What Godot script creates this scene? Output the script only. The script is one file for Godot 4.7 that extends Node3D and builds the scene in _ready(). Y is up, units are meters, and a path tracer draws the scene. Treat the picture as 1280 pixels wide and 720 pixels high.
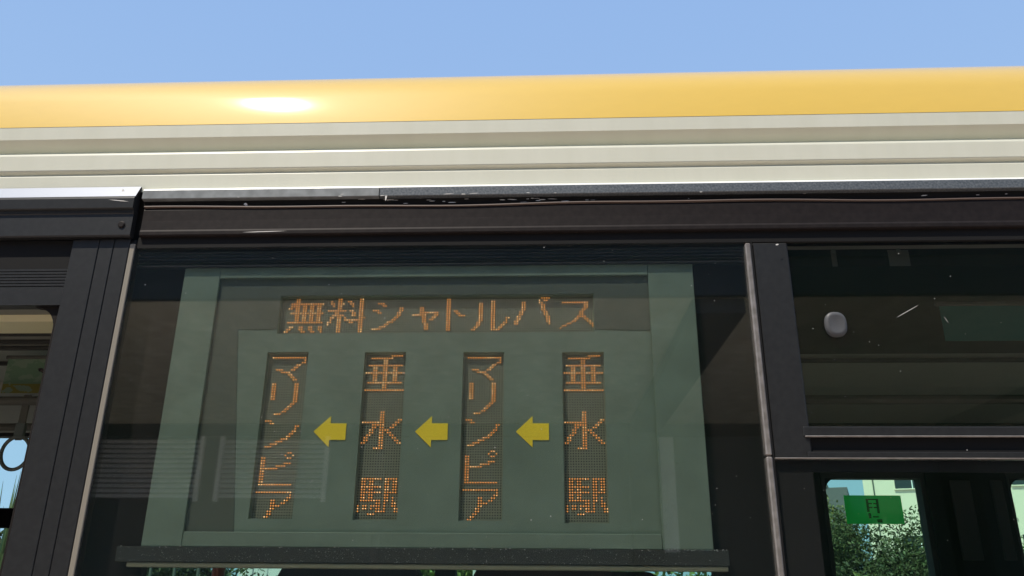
extends Node3D
# A bus at a stop, seen from below: its LED destination display behind a side window, the terminal building mirrored in the glass.

const NEAR := -4.6
const FAR_END := 4.4
var used := {}
var rng := RandomNumberGenerator.new()
var M := {}


# ---------------------------------------------------------------- helpers
func lin(r: float, g: float, b: float, a := 1.0) -> Color:
	var c := Color(r, g, b).linear_to_srgb()
	c.a = a
	return c


func mat(called: String, c: Color, rough := 0.6, metal := 0.0, spec := 0.5) -> StandardMaterial3D:
	var m := StandardMaterial3D.new()
	m.resource_name = called
	m.albedo_color = c
	m.roughness = rough
	m.metallic = metal
	m.metallic_specular = spec
	M[called] = m
	return m


func noise_tex(freq: float, seed_: int, lo: Color, hi: Color, size := 512, octaves := 4, mid := 0.5) -> NoiseTexture2D:
	var n := FastNoiseLite.new()
	n.seed = seed_
	n.frequency = freq
	n.fractal_octaves = octaves
	var t := NoiseTexture2D.new()
	t.width = size
	t.height = size
	t.seamless = true
	t.noise = n
	var g := Gradient.new()
	g.offsets = PackedFloat32Array([0.0, mid, 1.0])
	g.colors = PackedColorArray([lo, lo.lerp(hi, 0.5), hi])
	t.color_ramp = g
	return t


func texture_on(m: StandardMaterial3D, t: Texture2D, scale_: float, as_rough: Texture2D = null) -> void:
	m.albedo_texture = t
	if as_rough:
		m.roughness_texture = as_rough
	m.uv1_triplanar = true
	m.uv1_world_triplanar = true
	m.uv1_scale = Vector3.ONE * scale_


func start() -> SurfaceTool:
	var st := SurfaceTool.new()
	st.begin(Mesh.PRIMITIVE_TRIANGLES)
	st.set_smooth_group(-1)
	return st


# a flat polygon turned so that its front looks along out
func face(st: SurfaceTool, pts: Array, out: Vector3) -> void:
	var n: Vector3 = (pts[1] - pts[0]).cross(pts[2] - pts[0])
	if n.length_squared() < 1e-20 and pts.size() > 3:
		n = (pts[2] - pts[0]).cross(pts[3] - pts[0])
	var p := pts.duplicate()
	if n.dot(out) > 0.0:
		p.reverse()
	for k in range(1, p.size() - 1):
		st.add_vertex(p[0])
		st.add_vertex(p[k])
		st.add_vertex(p[k + 1])


# a box from lo to hi with chamfered edges
func box(st: SurfaceTool, lo: Vector3, hi: Vector3, b := 0.0) -> void:
	var c := (lo + hi) * 0.5
	var h := (hi - lo) * 0.5
	b = minf(b, minf(h.x, minf(h.y, h.z)) * 0.8)
	var at := func(s: Vector3, axis: int) -> Vector3:
		var v := h - Vector3(b, b, b)
		v[axis] = h[axis]
		return c + v * s
	for ax in 3:
		var u := (ax + 1) % 3
		var w := (ax + 2) % 3
		for s in [-1.0, 1.0]:
			var q := []
			for k in [[-1, -1], [1, -1], [1, 1], [-1, 1]]:
				var sg := Vector3.ZERO
				sg[ax] = s
				sg[u] = k[0]
				sg[w] = k[1]
				q.append(at.call(sg, ax))
			var o := Vector3.ZERO
			o[ax] = s
			face(st, q, o)
	if b <= 0.0:
		return
	for ax in 3:
		var u := (ax + 1) % 3
		var w := (ax + 2) % 3
		for su in [-1.0, 1.0]:
			for sw in [-1.0, 1.0]:
				var a := Vector3.ZERO
				a[u] = su
				a[w] = sw
				var a0 := a
				var a1 := a
				a0[ax] = -1
				a1[ax] = 1
				face(st, [at.call(a0, u), at.call(a1, u), at.call(a1, w), at.call(a0, w)], a)
	for sx in [-1.0, 1.0]:
		for sy in [-1.0, 1.0]:
			for sz in [-1.0, 1.0]:
				var s := Vector3(sx, sy, sz)
				face(st, [at.call(s, 0), at.call(s, 1), at.call(s, 2)], s)


# a profile of (z, y) points, listed so that its outside is on the left of a downward run, drawn out along x
func run(st: SurfaceTool, pts: Array, x0: float, x1: float, closed := false) -> void:
	var n := pts.size()
	for k in (n if closed else n - 1):
		var a: Vector2 = pts[k]
		var b: Vector2 = pts[(k + 1) % n]
		var d := b - a
		face(st, [Vector3(x0, a.y, a.x), Vector3(x1, a.y, a.x), Vector3(x1, b.y, b.x), Vector3(x0, b.y, b.x)], Vector3(0, d.x, -d.y))
	if closed:
		var flat := PackedVector2Array(pts)
		var idx := Geometry2D.triangulate_polygon(flat)
		for e in [[x0, -1.0], [x1, 1.0]]:
			for k in range(0, idx.size(), 3):
				var t := []
				for j in 3:
					var p: Vector2 = flat[idx[k + j]]
					t.append(Vector3(e[0], p.y, p.x))
				face(st, t, Vector3(e[1], 0, 0))


# an upright slab: polygon of (x, y) points, from z0 (back) to z1 (front)
func slab(st: SurfaceTool, pts: Array, z0: float, z1: float) -> void:
	var flat := PackedVector2Array(pts)
	var idx := Geometry2D.triangulate_polygon(flat)
	for e in [[z0, -1.0], [z1, 1.0]]:
		for k in range(0, idx.size(), 3):
			var t := []
			for j in 3:
				var p: Vector2 = flat[idx[k + j]]
				t.append(Vector3(p.x, p.y, e[0]))
			face(st, t, Vector3(0, 0, e[1]))
	var turn := 1.0 if Geometry2D.is_polygon_clockwise(flat) else -1.0
	for k in pts.size():
		var a: Vector2 = pts[k]
		var b: Vector2 = pts[(k + 1) % pts.size()]
		var d := b - a
		face(st, [Vector3(a.x, a.y, z0), Vector3(b.x, b.y, z0), Vector3(b.x, b.y, z1), Vector3(a.x, a.y, z1)], Vector3(-d.y, d.x, 0) * turn)


# a tube through points with a radius for each
func tube(st: SurfaceTool, pts: Array, radii: Array, sides := 8, caps := true) -> void:
	var rings := []
	var ref := Vector3(0.31, 0.2, 0.93)
	for k in pts.size():
		var d: Vector3 = (pts[mini(k + 1, pts.size() - 1)] - pts[maxi(k - 1, 0)]).normalized()
		var u := d.cross(ref).normalized()
		var v := d.cross(u).normalized()
		var ring := []
		for j in sides:
			var a := TAU * j / sides
			ring.append(pts[k] + (u * cos(a) + v * sin(a)) * radii[k])
		rings.append(ring)
	for k in pts.size() - 1:
		for j in sides:
			var j2 := (j + 1) % sides
			var q := [rings[k][j], rings[k][j2], rings[k + 1][j2], rings[k + 1][j]]
			face(st, q, (q[0] + q[2]) * 0.5 - (pts[k] + pts[k + 1]) * 0.5)
	if caps:
		face(st, rings[0], pts[0] - pts[1])
		face(st, rings[-1], pts[-1] - pts[-2])


func numbered(called: String, parent: Node) -> String:
	var key := str(parent.get_instance_id()) + called
	used[key] = used.get(key, -1) + 1
	return called if used[key] == 0 else "%s_%03d" % [called, used[key]]


func put(called: String, mesh: Mesh, m: Material, parent: Node = self, at := Vector3.ZERO) -> MeshInstance3D:
	var o := MeshInstance3D.new()
	o.mesh = mesh
	o.material_override = m
	o.name = numbered(called, parent)
	o.position = at
	parent.add_child(o, true)
	return o


func obj(called: String, st: SurfaceTool, m: Material, parent: Node = self, at := Vector3.ZERO, smooth := false) -> MeshInstance3D:
	if smooth:
		st.index()
	st.generate_normals()
	return put(called, st.commit(), m, parent, at)


func part_box(called: String, lo: Vector3, hi: Vector3, m: Material, parent: Node, b := 0.003) -> MeshInstance3D:
	var st := start()
	box(st, lo, hi, b)
	return obj(called, st, m, parent)


func tag(o: Node, label: String, category: String, group := "", kind := "") -> Node:
	if label:
		o.set_meta("label", label)
	if category:
		o.set_meta("category", category)
	if group:
		o.set_meta("group", group)
	if kind:
		o.set_meta("kind", kind)
	return o


func thing(called: String, label: String, category: String, at := Vector3.ZERO, group := "") -> Node3D:
	var o := Node3D.new()
	o.name = numbered(called, self)
	o.position = at
	add_child(o, true)
	tag(o, label, category, group)
	return o


# ---------------------------------------------------------------- start
func _ready() -> void:
	rng.seed = 7
	set_view()
	make_materials()
	make_ground()
	make_bus()
	make_display()
	make_terminal()
	make_beyond()


func set_view() -> void:
	var cam := Camera3D.new()
	cam.name = "camera"
	cam.fov = 39.6
	cam.near = 0.05
	cam.far = 1500.0
	cam.position = Vector3(0, 1.6, 1.7)
	cam.rotation_degrees = Vector3(20.3, 2.7, 0.5)
	add_child(cam)
	cam.current = true
	var env := Environment.new()
	env.background_mode = Environment.BG_SKY
	var sky := ProceduralSkyMaterial.new()
	sky.sky_top_color = Color(0.523, 0.66, 0.86)
	sky.sky_horizon_color = Color(0.68, 0.80, 0.915)
	sky.sky_curve = 0.34
	sky.ground_bottom_color = Color(0.3, 0.29, 0.27)
	sky.ground_horizon_color = Color(0.55, 0.57, 0.58)
	sky.sun_angle_max = 1.0
	env.sky = Sky.new()
	env.sky.sky_material = sky
	env.tonemap_mode = Environment.TONE_MAPPER_LINEAR
	env.tonemap_exposure = 1.12
	env.sdfgi_enabled = true
	env.ssao_enabled = true
	env.ssil_enabled = true
	var we := WorldEnvironment.new()
	we.name = "world_environment"
	we.environment = env
	add_child(we)
	var sun := DirectionalLight3D.new()
	sun.name = "sun"
	sun.light_energy = 1.6
	sun.light_color = Color(1.0, 0.96, 0.9)
	sun.light_angular_distance = 0.5
	sun.shadow_enabled = true
	sun.look_at_from_position(Vector3(-0.315, 0.87, 0.38) * 20.0, Vector3.ZERO)
	add_child(sun)


func make_materials() -> void:
	var yellow := mat("yellow_paint", lin(0.64, 0.42, 0.05), 0.5, 0.0, 0.35)
	texture_on(yellow, noise_tex(0.02, 43, Color(0.985, 0.985, 0.98), Color(1, 1, 1), 512, 5), 1.0)
	yellow.uv1_scale = Vector3(1.3, 3.0, 3.0)
	yellow.clearcoat_enabled = true
	yellow.clearcoat = 1.0
	yellow.clearcoat_roughness = 0.06
	var cream := mat("cream_paint", lin(0.625, 0.625, 0.515), 0.38)
	texture_on(cream, noise_tex(0.012, 3, Color(0.965, 0.965, 0.955), Color(1, 1, 1), 512, 5), 1.0)
	cream.uv1_scale = Vector3(1.7, 0.3, 1.7)
	var frame := mat("black_frame", lin(0.021, 0.022, 0.0225), 0.45, 0.0, 0.4)
	texture_on(frame, noise_tex(0.03, 5, Color(0.82, 0.82, 0.82), Color(1.0, 1.0, 1.0), 512, 5), 3.0)
	var rail := mat("rail_paint", lin(0.016, 0.012, 0.011), 0.6, 0.0, 0.3)
	texture_on(rail, noise_tex(0.02, 9, Color(0.72, 0.7, 0.7), Color(1, 1, 1), 512, 5), 4.0)
	var grey := mat("grey_rail", lin(0.19, 0.205, 0.21), 0.4, 0.2)
	var pale_grey := mat("pale_rail", lin(0.28, 0.30, 0.30), 0.5, 0.2)  # lighter grey for the left length of the rail
	texture_on(pale_grey, noise_tex(0.02, 14, Color(0.72, 0.72, 0.72), Color(0.95, 0.95, 0.95), 512, 3), 2.0)
	texture_on(grey, noise_tex(0.05, 13, Color(0.6, 0.62, 0.64), Color(1, 1, 1), 512, 4), 5.0)
	mat("sky_sheen", lin(0.29, 0.33, 0.40), 0.4)  # sky reflection on the cover top, put into a bluish colour
	mat("rubber", lin(0.012, 0.012, 0.012), 0.7, 0.0, 0.25)
	mat("brown_rubber", lin(0.10, 0.07, 0.055), 0.6)
	mat("white_edge", lin(0.8, 0.8, 0.76), 0.35)
	var trim := mat("trim_metal", lin(0.30, 0.285, 0.27), 0.4, 0.3)
	texture_on(trim, noise_tex(0.04, 17, Color(0.75, 0.73, 0.71), Color(1, 1, 1), 256, 3), 3.0)
	mat("beige_trim", lin(0.22, 0.20, 0.16), 0.5)
	mat("knob_metal", lin(0.075, 0.078, 0.082), 0.45, 0.0, 0.35)
	mat("wear", lin(0.62, 0.60, 0.56), 0.7)
	mat("dust", lin(0.6, 0.6, 0.58), 0.9)
	var glass := mat("window_glass", Color(0.10, 0.19, 0.13, 0.035), 0.02)
	glass.transparency = BaseMaterial3D.TRANSPARENCY_ALPHA
	var clear := mat("added_glass", Color(0.10, 0.17, 0.13, 0.01), 0.02)  # glass of the added panes that only strengthen the reflection
	clear.transparency = BaseMaterial3D.TRANSPARENCY_ALPHA
	var dark := mat("vent_glass", Color(0.05, 0.10, 0.07, 0.22), 0.02)
	dark.transparency = BaseMaterial3D.TRANSPARENCY_ALPHA
	var tint := mat("tinted_glass", lin(0.54, 0.88, 0.69, 0.0), 0.0)
	tint.refraction_enabled = true
	tint.refraction_scale = 0.012
	tint.transparency = BaseMaterial3D.TRANSPARENCY_ALPHA
	var pale := mat("pale_glass", lin(0.80, 0.94, 0.90, 0.0), 0.0)
	pale.refraction_enabled = true
	pale.refraction_scale = 0.012
	pale.transparency = BaseMaterial3D.TRANSPARENCY_ALPHA
	# inside
	mat("ceiling_panel", lin(0.30, 0.30, 0.25), 0.7)
	mat("inner_wall", lin(0.055, 0.055, 0.05), 0.8, 0.0, 0.3)
	mat("inner_trim", lin(0.012, 0.010, 0.009), 0.8, 0.0, 0.3)
	mat("bus_floor", lin(0.06, 0.06, 0.06), 0.7)
	mat("lamp_cover", lin(0.85, 0.78, 0.46), 0.5)
	mat("seat_blue", lin(0.012, 0.016, 0.022), 0.85)
	mat("seat_brown", lin(0.035, 0.018, 0.012), 0.85)
	mat("orange_pole", lin(0.36, 0.075, 0.015), 0.4)
	mat("strap_ring", lin(0.10, 0.12, 0.10), 0.4)
	mat("strap", lin(0.10, 0.10, 0.08), 0.8)
	mat("tyre", lin(0.02, 0.02, 0.02), 0.9)
	mat("steel", lin(0.45, 0.45, 0.46), 0.3, 0.9)
	# display
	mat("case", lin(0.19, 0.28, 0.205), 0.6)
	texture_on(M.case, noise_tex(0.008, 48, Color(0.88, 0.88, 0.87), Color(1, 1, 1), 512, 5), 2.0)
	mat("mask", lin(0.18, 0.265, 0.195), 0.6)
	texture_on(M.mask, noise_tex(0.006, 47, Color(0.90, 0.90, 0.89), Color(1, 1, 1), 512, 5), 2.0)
	mat("shadow_tone", lin(0.085, 0.112, 0.080), 0.65)  # sun shadow on the front plate, put into a darker colour
	mat("board", lin(0.20, 0.235, 0.16), 0.6)
	mat("unlit", lin(0.03, 0.04, 0.028), 0.4)
	mat("arrow", lin(0.97, 0.80, 0.045), 0.5)
	for k in [["led_core", Color(1.0, 0.67, 0.30), 1.3], ["led_hot", Color(1.0, 0.80, 0.52), 1.9], ["led_halo", Color(0.78, 0.38, 0.10), 0.28]]:
		var m := mat(k[0], lin(0.3, 0.12, 0.04), 0.4)
		m.emission_enabled = true
		m.emission = k[1]
		m.emission_energy_multiplier = k[2]
	var felt := mat("felt", lin(0.20, 0.24, 0.21), 0.95)
	texture_on(felt, noise_tex(0.35, 23, Color(0.03, 0.03, 0.03), Color(1, 1, 1), 512, 1, 0.6), 3.0)
	mat("sill_light", lin(0.20, 0.22, 0.14), 0.6)
	# place
	var asphalt := mat("asphalt", lin(0.48, 0.385, 0.34), 0.9)
	texture_on(asphalt, noise_tex(0.2, 29, Color(0.7, 0.7, 0.7), Color(1, 1, 1), 512, 4), 0.6)
	var soffit := mat("soffit", lin(0.86, 0.79, 0.60), 0.8)
	soffit.albedo_texture = noise_tex(0.01, 31, Color(0.86, 0.86, 0.85), Color(1, 1, 1), 256)
	soffit.uv1_triplanar = true
	soffit.uv1_world_triplanar = true
	mat("fascia", lin(0.03, 0.035, 0.045), 0.6)
	mat("beam", lin(0.035, 0.04, 0.045), 0.8)
	mat("terminal_wall", lin(0.07, 0.09, 0.10), 0.8)
	mat("louvre", lin(0.84, 0.88, 0.90), 0.5)
	mat("louvre_back", lin(0.06, 0.07, 0.075), 0.6)
	mat("pole", lin(0.04, 0.04, 0.04), 0.6)
	mat("facade", lin(0.80, 0.76, 0.62), 0.85)
	mat("facade_grey", lin(0.13, 0.14, 0.15), 0.85)
	mat("dark_pane", lin(0.03, 0.045, 0.05), 0.15)
	mat("white_truck", lin(0.72, 0.76, 0.74), 0.4)
	mat("bark", lin(0.08, 0.06, 0.045), 0.9)
	mat("fence", lin(0.10, 0.12, 0.10), 0.6)
	for k in [["leaf_dark", 0.052, 0.080, 0.026], ["leaf_light", 0.10, 0.16, 0.04], ["leaf_olive", 0.12, 0.13, 0.035]]:
		var m := mat(k[0], lin(k[1], k[2], k[3]), 0.6)
		m.vertex_color_use_as_albedo = true
		m.backlight_enabled = true
		m.backlight = Color(k[1] * 3.0, k[2] * 3.0, k[3] * 2.0)
	mat("blade", lin(0.10, 0.15, 0.05), 0.5)
	var sticker := mat("green_film", lin(0.0, 0.60, 0.23, 0.84), 0.5)
	sticker.transparency = BaseMaterial3D.TRANSPARENCY_ALPHA
	sticker.backlight_enabled = true
	sticker.backlight = Color(0.0, 0.95, 0.38)
	var print_ := mat("film_print", lin(0.04, 0.14, 0.07, 0.5), 0.6)
	print_.transparency = BaseMaterial3D.TRANSPARENCY_ALPHA


func make_ground() -> void:
	var st := start()
	face(st, [Vector3(-700, 0, -700), Vector3(700, 0, -700), Vector3(700, 0, 700), Vector3(-700, 0, 700)], Vector3.UP)
	tag(obj("ground", st, M.asphalt), "", "", "", "structure")
	st = start()
	box(st, Vector3(-60, 0.0, 1.15), Vector3(60, 0.14, 30), 0.02)
	var pm := mat("paving", lin(0.72, 0.60, 0.52), 0.9)
	texture_on(pm, noise_tex(0.05, 37, Color(0.8, 0.8, 0.8), Color(1, 1, 1), 512, 5), 0.5)
	tag(obj("pavement", st, pm), "", "", "", "structure")


# ---------------------------------------------------------------- the bus
func make_bus() -> void:
	var bus := thing("shuttle_bus", "yellow and cream city bus with black window frames, filling the picture", "bus")
	var st := start()
	# yellow cove, swept up to the roof
	var pts := [Vector2(0.0, 2.672)]
	var lean := deg_to_rad(12.7)
	while lean < PI * 0.5:
		lean += 0.0025 * (deg_to_rad(5.0) / 0.095 if lean < deg_to_rad(17.7) else 1.0 / 0.22)
		pts.append(pts[-1] + Vector2(-sin(lean), cos(lean)) * 0.0025)
	var cz: float = pts[-1].x
	var top: float = pts[-1].y
	pts.reverse()
	st.set_smooth_group(0)
	run(st, pts, NEAR, FAR_END)
	obj("roof_cove", st, M.yellow_paint, bus, Vector3.ZERO, true)
	st = start()
	box(st, Vector3(NEAR, 2.45, -2.145), Vector3(FAR_END, top, cz), 0.0)
	obj("roof", st, M.cream_paint, bus)
	# cream side panel with its two folds
	st = start()
	run(st, [Vector2(-0.002, 2.6725), Vector2(0.0005, 2.670), Vector2(0.0, 2.636), Vector2(-0.025, 2.611), Vector2(-0.025, 2.5965), Vector2(-0.004, 2.5955), Vector2(-0.001, 2.5945), Vector2(0.002, 2.591), Vector2(0.003, 2.587), Vector2(0.003, 2.547), Vector2(0.002, 2.545), Vector2(-0.007, 2.539), Vector2(-0.007, 2.5335), Vector2(-0.001, 2.532), Vector2(0.0, 2.530), Vector2(0.0, 2.485)], NEAR, FAR_END)
	obj("side_panel", st, M.cream_paint, bus)
	# drip rail
	st = start()
	run(st, [Vector2(-0.01, 2.4925), Vector2(0.005, 2.4905), Vector2(0.0105, 2.487), Vector2(0.0125, 2.4825)], -0.972, FAR_END)
	obj("rail_edge", st, M.white_edge, bus)
	st = start()
	var rail_run := [Vector2(0.0125, 2.483), Vector2(0.0128, 2.4815), Vector2(0.0128, 2.4615), Vector2(0.0118, 2.460), Vector2(0.001, 2.4585)]
	run(st, rail_run, -0.972, -0.398)
	obj("drip_rail", st, M.pale_rail, bus)
	st = start()
	run(st, rail_run, -0.396, FAR_END)
	obj("drip_rail", st, M.grey_rail, bus)
	st = start()
	run(st, [Vector2(0.001, 2.4585), Vector2(0.0, 2.457), Vector2(-0.003, 2.442), Vector2(0.004, 2.440)], -0.972, FAR_END)
	obj("rail_groove", st, M.rubber, bus)
	# the seam strip under it sags a little
	st = start()
	var prev := 0.0
	for k in 120:
		var xa := lerpf(-0.965, 1.9, k / 120.0)
		var xb := lerpf(-0.965, 1.9, (k + 1) / 120.0)
		var ya := 2.4385 + 0.0025 * sin(xa * 5.1) + 0.0012 * sin(xa * 13.0 + 1.0)
		var yb := 2.4385 + 0.0025 * sin(xb * 5.1) + 0.0012 * sin(xb * 13.0 + 1.0)
		var q := []
		for p in [[0.003, 0.0025], [0.0085, 0.0015], [0.009, -0.001], [0.004, -0.003]]:
			q.append([Vector3(xa, ya + p[1], p[0]), Vector3(xb, yb + p[1], p[0])])
		for j in 3:
			face(st, [q[j][0], q[j][1], q[j + 1][1], q[j + 1][0]], Vector3(0, 1.2 - j * 1.2, 1))
	obj("seam_strip", st, M.brown_rubber, bus)
	st = start()
	run(st, [Vector2(0.002, 2.4375), Vector2(0.0045, 2.436), Vector2(0.006, 2.432), Vector2(0.0055, 2.405), Vector2(0.0058, 2.381), Vector2(0.0068, 2.3795), Vector2(0.0078, 2.376), Vector2(0.0076, 2.3685), Vector2(0.006, 2.366), Vector2(-0.004, 2.364)], -0.965, FAR_END)
	obj("window_header", st, M.rail_paint, bus)
	part_box("header_gasket", Vector3(-0.972, 2.336, -0.02), Vector3(FAR_END, 2.366, -0.002), M.rubber, bus, 0.002)
	# cover over the door to the left
	st = start()
	run(st, [Vector2(-0.004, 2.4985), Vector2(0.003, 2.4975), Vector2(0.0205, 2.4635), Vector2(0.0235, 2.461), Vector2(0.0245, 2.457), Vector2(0.0235, 2.433), Vector2(0.0215, 2.431), Vector2(0.0175, 2.4295), Vector2(0.0165, 2.422), Vector2(0.0145, 2.420), Vector2(0.0145, 2.366), Vector2(0.012, 2.3625), Vector2(-0.004, 2.362)], NEAR, -0.984, true)
	var cover := obj("door_header_cover", st, M.black_frame, bus)
	st = start()
	run(st, [Vector2(0.0035, 2.4982), Vector2(0.0210, 2.4642)], NEAR, -0.984)
	obj("cover_top", st, M.sky_sheen, cover)  # pale face with the reflected sky painted in
	st = start()
	tube(st, [Vector3(-1.008, 2.392, 0.013), Vector3(-1.008, 2.392, 0.0165), Vector3(-1.008, 2.392, 0.018)], [0.0085, 0.0085, 0.006], 14)
	obj("bolt", st, M.rail_paint, cover)
	# shell behind the profile, so that nothing shines through
	part_box("upper_shell", Vector3(NEAR, 2.36, -0.075), Vector3(FAR_END, 2.665, -0.03), M.inner_wall, bus, 0.0)
	part_box("header_shell", Vector3(NEAR, 2.338, -0.03), Vector3(FAR_END, 2.36, -0.021), M.inner_trim, bus, 0.0)

	# pillars
	var left := part_box("pillar", Vector3(-1.126, 1.0, -0.03), Vector3(-0.974, 2.361, -0.004), M.black_frame, bus)
	for p in [[-1.126, -1.062], [-1.0605, -1.026], [-1.0245, -0.9875]]:
		part_box("pillar_plate", Vector3(p[0], 1.0, -0.003), Vector3(p[1], 2.361, 0.002), M.black_frame, left, 0.0012)
	part_box("pillar_trim", Vector3(-0.986, 1.0, -0.003), Vector3(-0.974, 2.348, 0.0015), M.beige_trim, left, 0.001)
	var right := part_box("pillar", Vector3(0.468, 1.848, -0.03), Vector3(0.547, 2.336, -0.001), M.black_frame, bus)
	part_box("pillar_trim", Vector3(0.4505, 1.854, -0.02), Vector3(0.4625, 2.333, 0.006), M.trim_metal, right, 0.0025)
	part_box("pillar_trim", Vector3(0.4505, 1.0, -0.02), Vector3(0.4625, 1.852, 0.0055), M.trim_metal, right, 0.0025)
	part_box("pillar_seal", Vector3(0.4630, 1.0, -0.02), Vector3(0.4675, 2.336, 0.002), M.rubber, right, 0.001)
	for x in [-2.6, 1.86, 3.1, 4.3, -4.55]:
		part_box("pillar", Vector3(x, 1.0, -0.03), Vector3(x + 0.09, 2.36, 0.002), M.black_frame, bus)

	# window with the display
	pane(bus, -0.972, 0.450, 1.03, 2.338, -0.006, 0.0)
	pane(bus, -0.972, 0.450, 1.03, 2.336, -0.0125, -0.0095, "added_glass")  # added panes for a stronger reflection, this and the next
	pane(bus, -0.972, 0.450, 1.03, 2.336, -0.0158, -0.0135, "added_glass")
	part_box("inner_post_trim", Vector3(-1.05, 1.03, -0.075), Vector3(-0.857, 2.338, -0.05), M.inner_trim, bus)
	part_box("inner_post_trim", Vector3(0.334, 1.03, -0.075), Vector3(0.47, 2.338, -0.05), M.inner_trim, bus)

	for k in 5:
		part_box("header_rib", Vector3(-0.972, 2.329 - k * 0.0085, -0.034), Vector3(0.46, 2.3335 - k * 0.0085, -0.0175), M.black_frame, bus, 0.001)

	# right bay: vent window above, fixed window below
	pane(bus, 0.547, 1.86, 1.905, 2.336, -0.014, -0.008, "vent_glass")
	pane(bus, 0.4675, 1.86, 1.03, 1.848, -0.008, -0.002)
	var vent := part_box("vent_sill", Vector3(0.533, 1.894, -0.02), Vector3(1.86, 1.9145, 0.002), M.black_frame, bus, 0.0015)
	part_box("sill_groove", Vector3(0.536, 1.862, -0.02), Vector3(1.86, 1.894, -0.008), M.rubber, vent, 0.0)
	part_box("sill_bead", Vector3(0.535, 1.8925, -0.005), Vector3(1.86, 1.8955, 0.0035), M.trim_metal, vent, 0.001)
	part_box("sill_lip", Vector3(0.536, 1.850, -0.02), Vector3(1.86, 1.862, 0.003), M.black_frame, vent, 0.001)
	part_box("sill_bead", Vector3(0.4680, 1.8475, -0.02), Vector3(1.86, 1.850, 0.0035), M.trim_metal, vent, 0.0008)
	part_box("glass_border", Vector3(0.469, 1.03, -0.014), Vector3(0.545, 1.846, -0.0085), M.rubber, bus, 0.0)
	part_box("glass_border", Vector3(0.545, 1.822, -0.014), Vector3(1.86, 1.846, -0.0085), M.rubber, bus, 0.0)
	# latch on the vent glass
	st = start()
	st.set_smooth_group(0)
	var rings := []
	for k in [[0.0, 1.0], [0.006, 1.0], [0.009, 0.93], [0.0105, 0.78], [0.0108, 0.70], [0.0102, 0.62], [0.0100, 0.0]]:
		var ring := []
		for j in 28:
			var t := TAU * j / 28.0
			var ex := signf(cos(t)) * pow(absf(cos(t)), 0.8) * 0.0235
			var ey := signf(sin(t)) * pow(absf(sin(t)), 0.8) * 0.0285
			ring.append(Vector3(ex * k[1], ey * k[1], k[0]))
		rings.append(ring)
	for k in rings.size() - 1:
		for j in 28:
			var q := [rings[k][j], rings[k][(j + 1) % 28], rings[k + 1][(j + 1) % 28], rings[k + 1][j]]
			var mid: Vector3 = (q[0] + q[1]) * 0.5
			if k == rings.size() - 2:
				face(st, [q[0], q[1], q[2]], Vector3(0, 0, 1))
			else:
				face(st, q, Vector3(mid.x, mid.y, 0.004 * k))
	obj("vent_latch", st, M.knob_metal, bus, Vector3(0.632, 2.140, -0.0085), true)

	# left bay: ribbed header above an open sliding window
	part_box("door_header", Vector3(-2.5, 2.288, -0.03), Vector3(-1.127, 2.362, -0.006), M.rubber, bus, 0.001)
	st = start()
	var rib := [Vector2(-0.03, 2.2885)]
	for k in 6:
		var y0 := 2.288 - k * 0.0075
		rib.append_array([Vector2(-0.004, y0), Vector2(-0.004, y0 - 0.0052), Vector2(-0.0062, y0 - 0.006), Vector2(-0.0062, y0 - 0.007)])
	rib.append_array([Vector2(-0.003, 2.242), Vector2(-0.003, 2.204), Vector2(0.0, 2.203), Vector2(0.0, 2.1965), Vector2(-0.03, 2.196)])
	run(st, rib, -2.5, -1.127, true)
	obj("ribbed_header", st, M.black_frame, bus)
	# rounded corner of the opening
	st = start()
	var corner := [Vector2(-1.127, 2.196), Vector2(-1.19, 2.196)]
	for k in 9:
		var a := k / 8.0 * PI * 0.5
		corner.append(Vector2(-1.19 + 0.052 * sin(a), 2.143 + 0.052 * cos(a)))
	corner.append(Vector2(-1.138, 1.05))
	corner.append(Vector2(-1.127, 1.05))
	slab(st, corner, -0.03, -0.010)
	obj("opening_frame", st, M.inner_trim, bus)
	pane(bus, 1.95, 3.1, 1.03, 2.336, -0.008, -0.002)
	pane(bus, 3.19, 4.3, 1.03, 2.336, -0.008, -0.002)
	pane(bus, -4.46, -2.6, 1.03, 2.336, -0.008, -0.002)

	# lower body, wheels
	st = start()
	run(st, [Vector2(-0.03, 1.05), Vector2(0.004, 1.04), Vector2(0.008, 1.0), Vector2(0.01, 0.6), Vector2(0.0, 0.32), Vector2(-0.03, 0.30)], NEAR, FAR_END)
	obj("lower_panel", st, M.cream_paint, bus)
	part_box("waist_stripe", Vector3(NEAR, 0.78, 0.0), Vector3(FAR_END, 0.95, 0.012), M.yellow_paint, bus, 0.001)
	for wx in [-3.0, 2.6]:
		for wz in [[0.02, -0.25], [-2.15, -2.42]]:
			st = start()
			tube(st, [Vector3(wx, 0.46, wz[0]), Vector3(wx, 0.46, wz[1])], [0.46, 0.46], 28)
			var w := obj("wheel", st, M.tyre, bus)
			st = start()
			tube(st, [Vector3(wx, 0.46, wz[0] + 0.012), Vector3(wx, 0.46, wz[1] - 0.012)], [0.27, 0.27], 20)
			obj("rim", st, M.steel, w)

	# inside: floor, ceiling, far side
	part_box("floor", Vector3(NEAR, 0.3, -2.40), Vector3(FAR_END, 0.55, -0.04), M.bus_floor, bus, 0.0)
	st = start()
	run(st, [Vector2(-0.08, 2.36), Vector2(-0.42, 2.42), Vector2(-1.80, 2.42), Vector2(-2.34, 2.315), Vector2(-2.34, 2.44), Vector2(-0.08, 2.44)], NEAR, FAR_END, true)
	obj("ceiling", st, M.ceiling_panel, bus)
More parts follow.
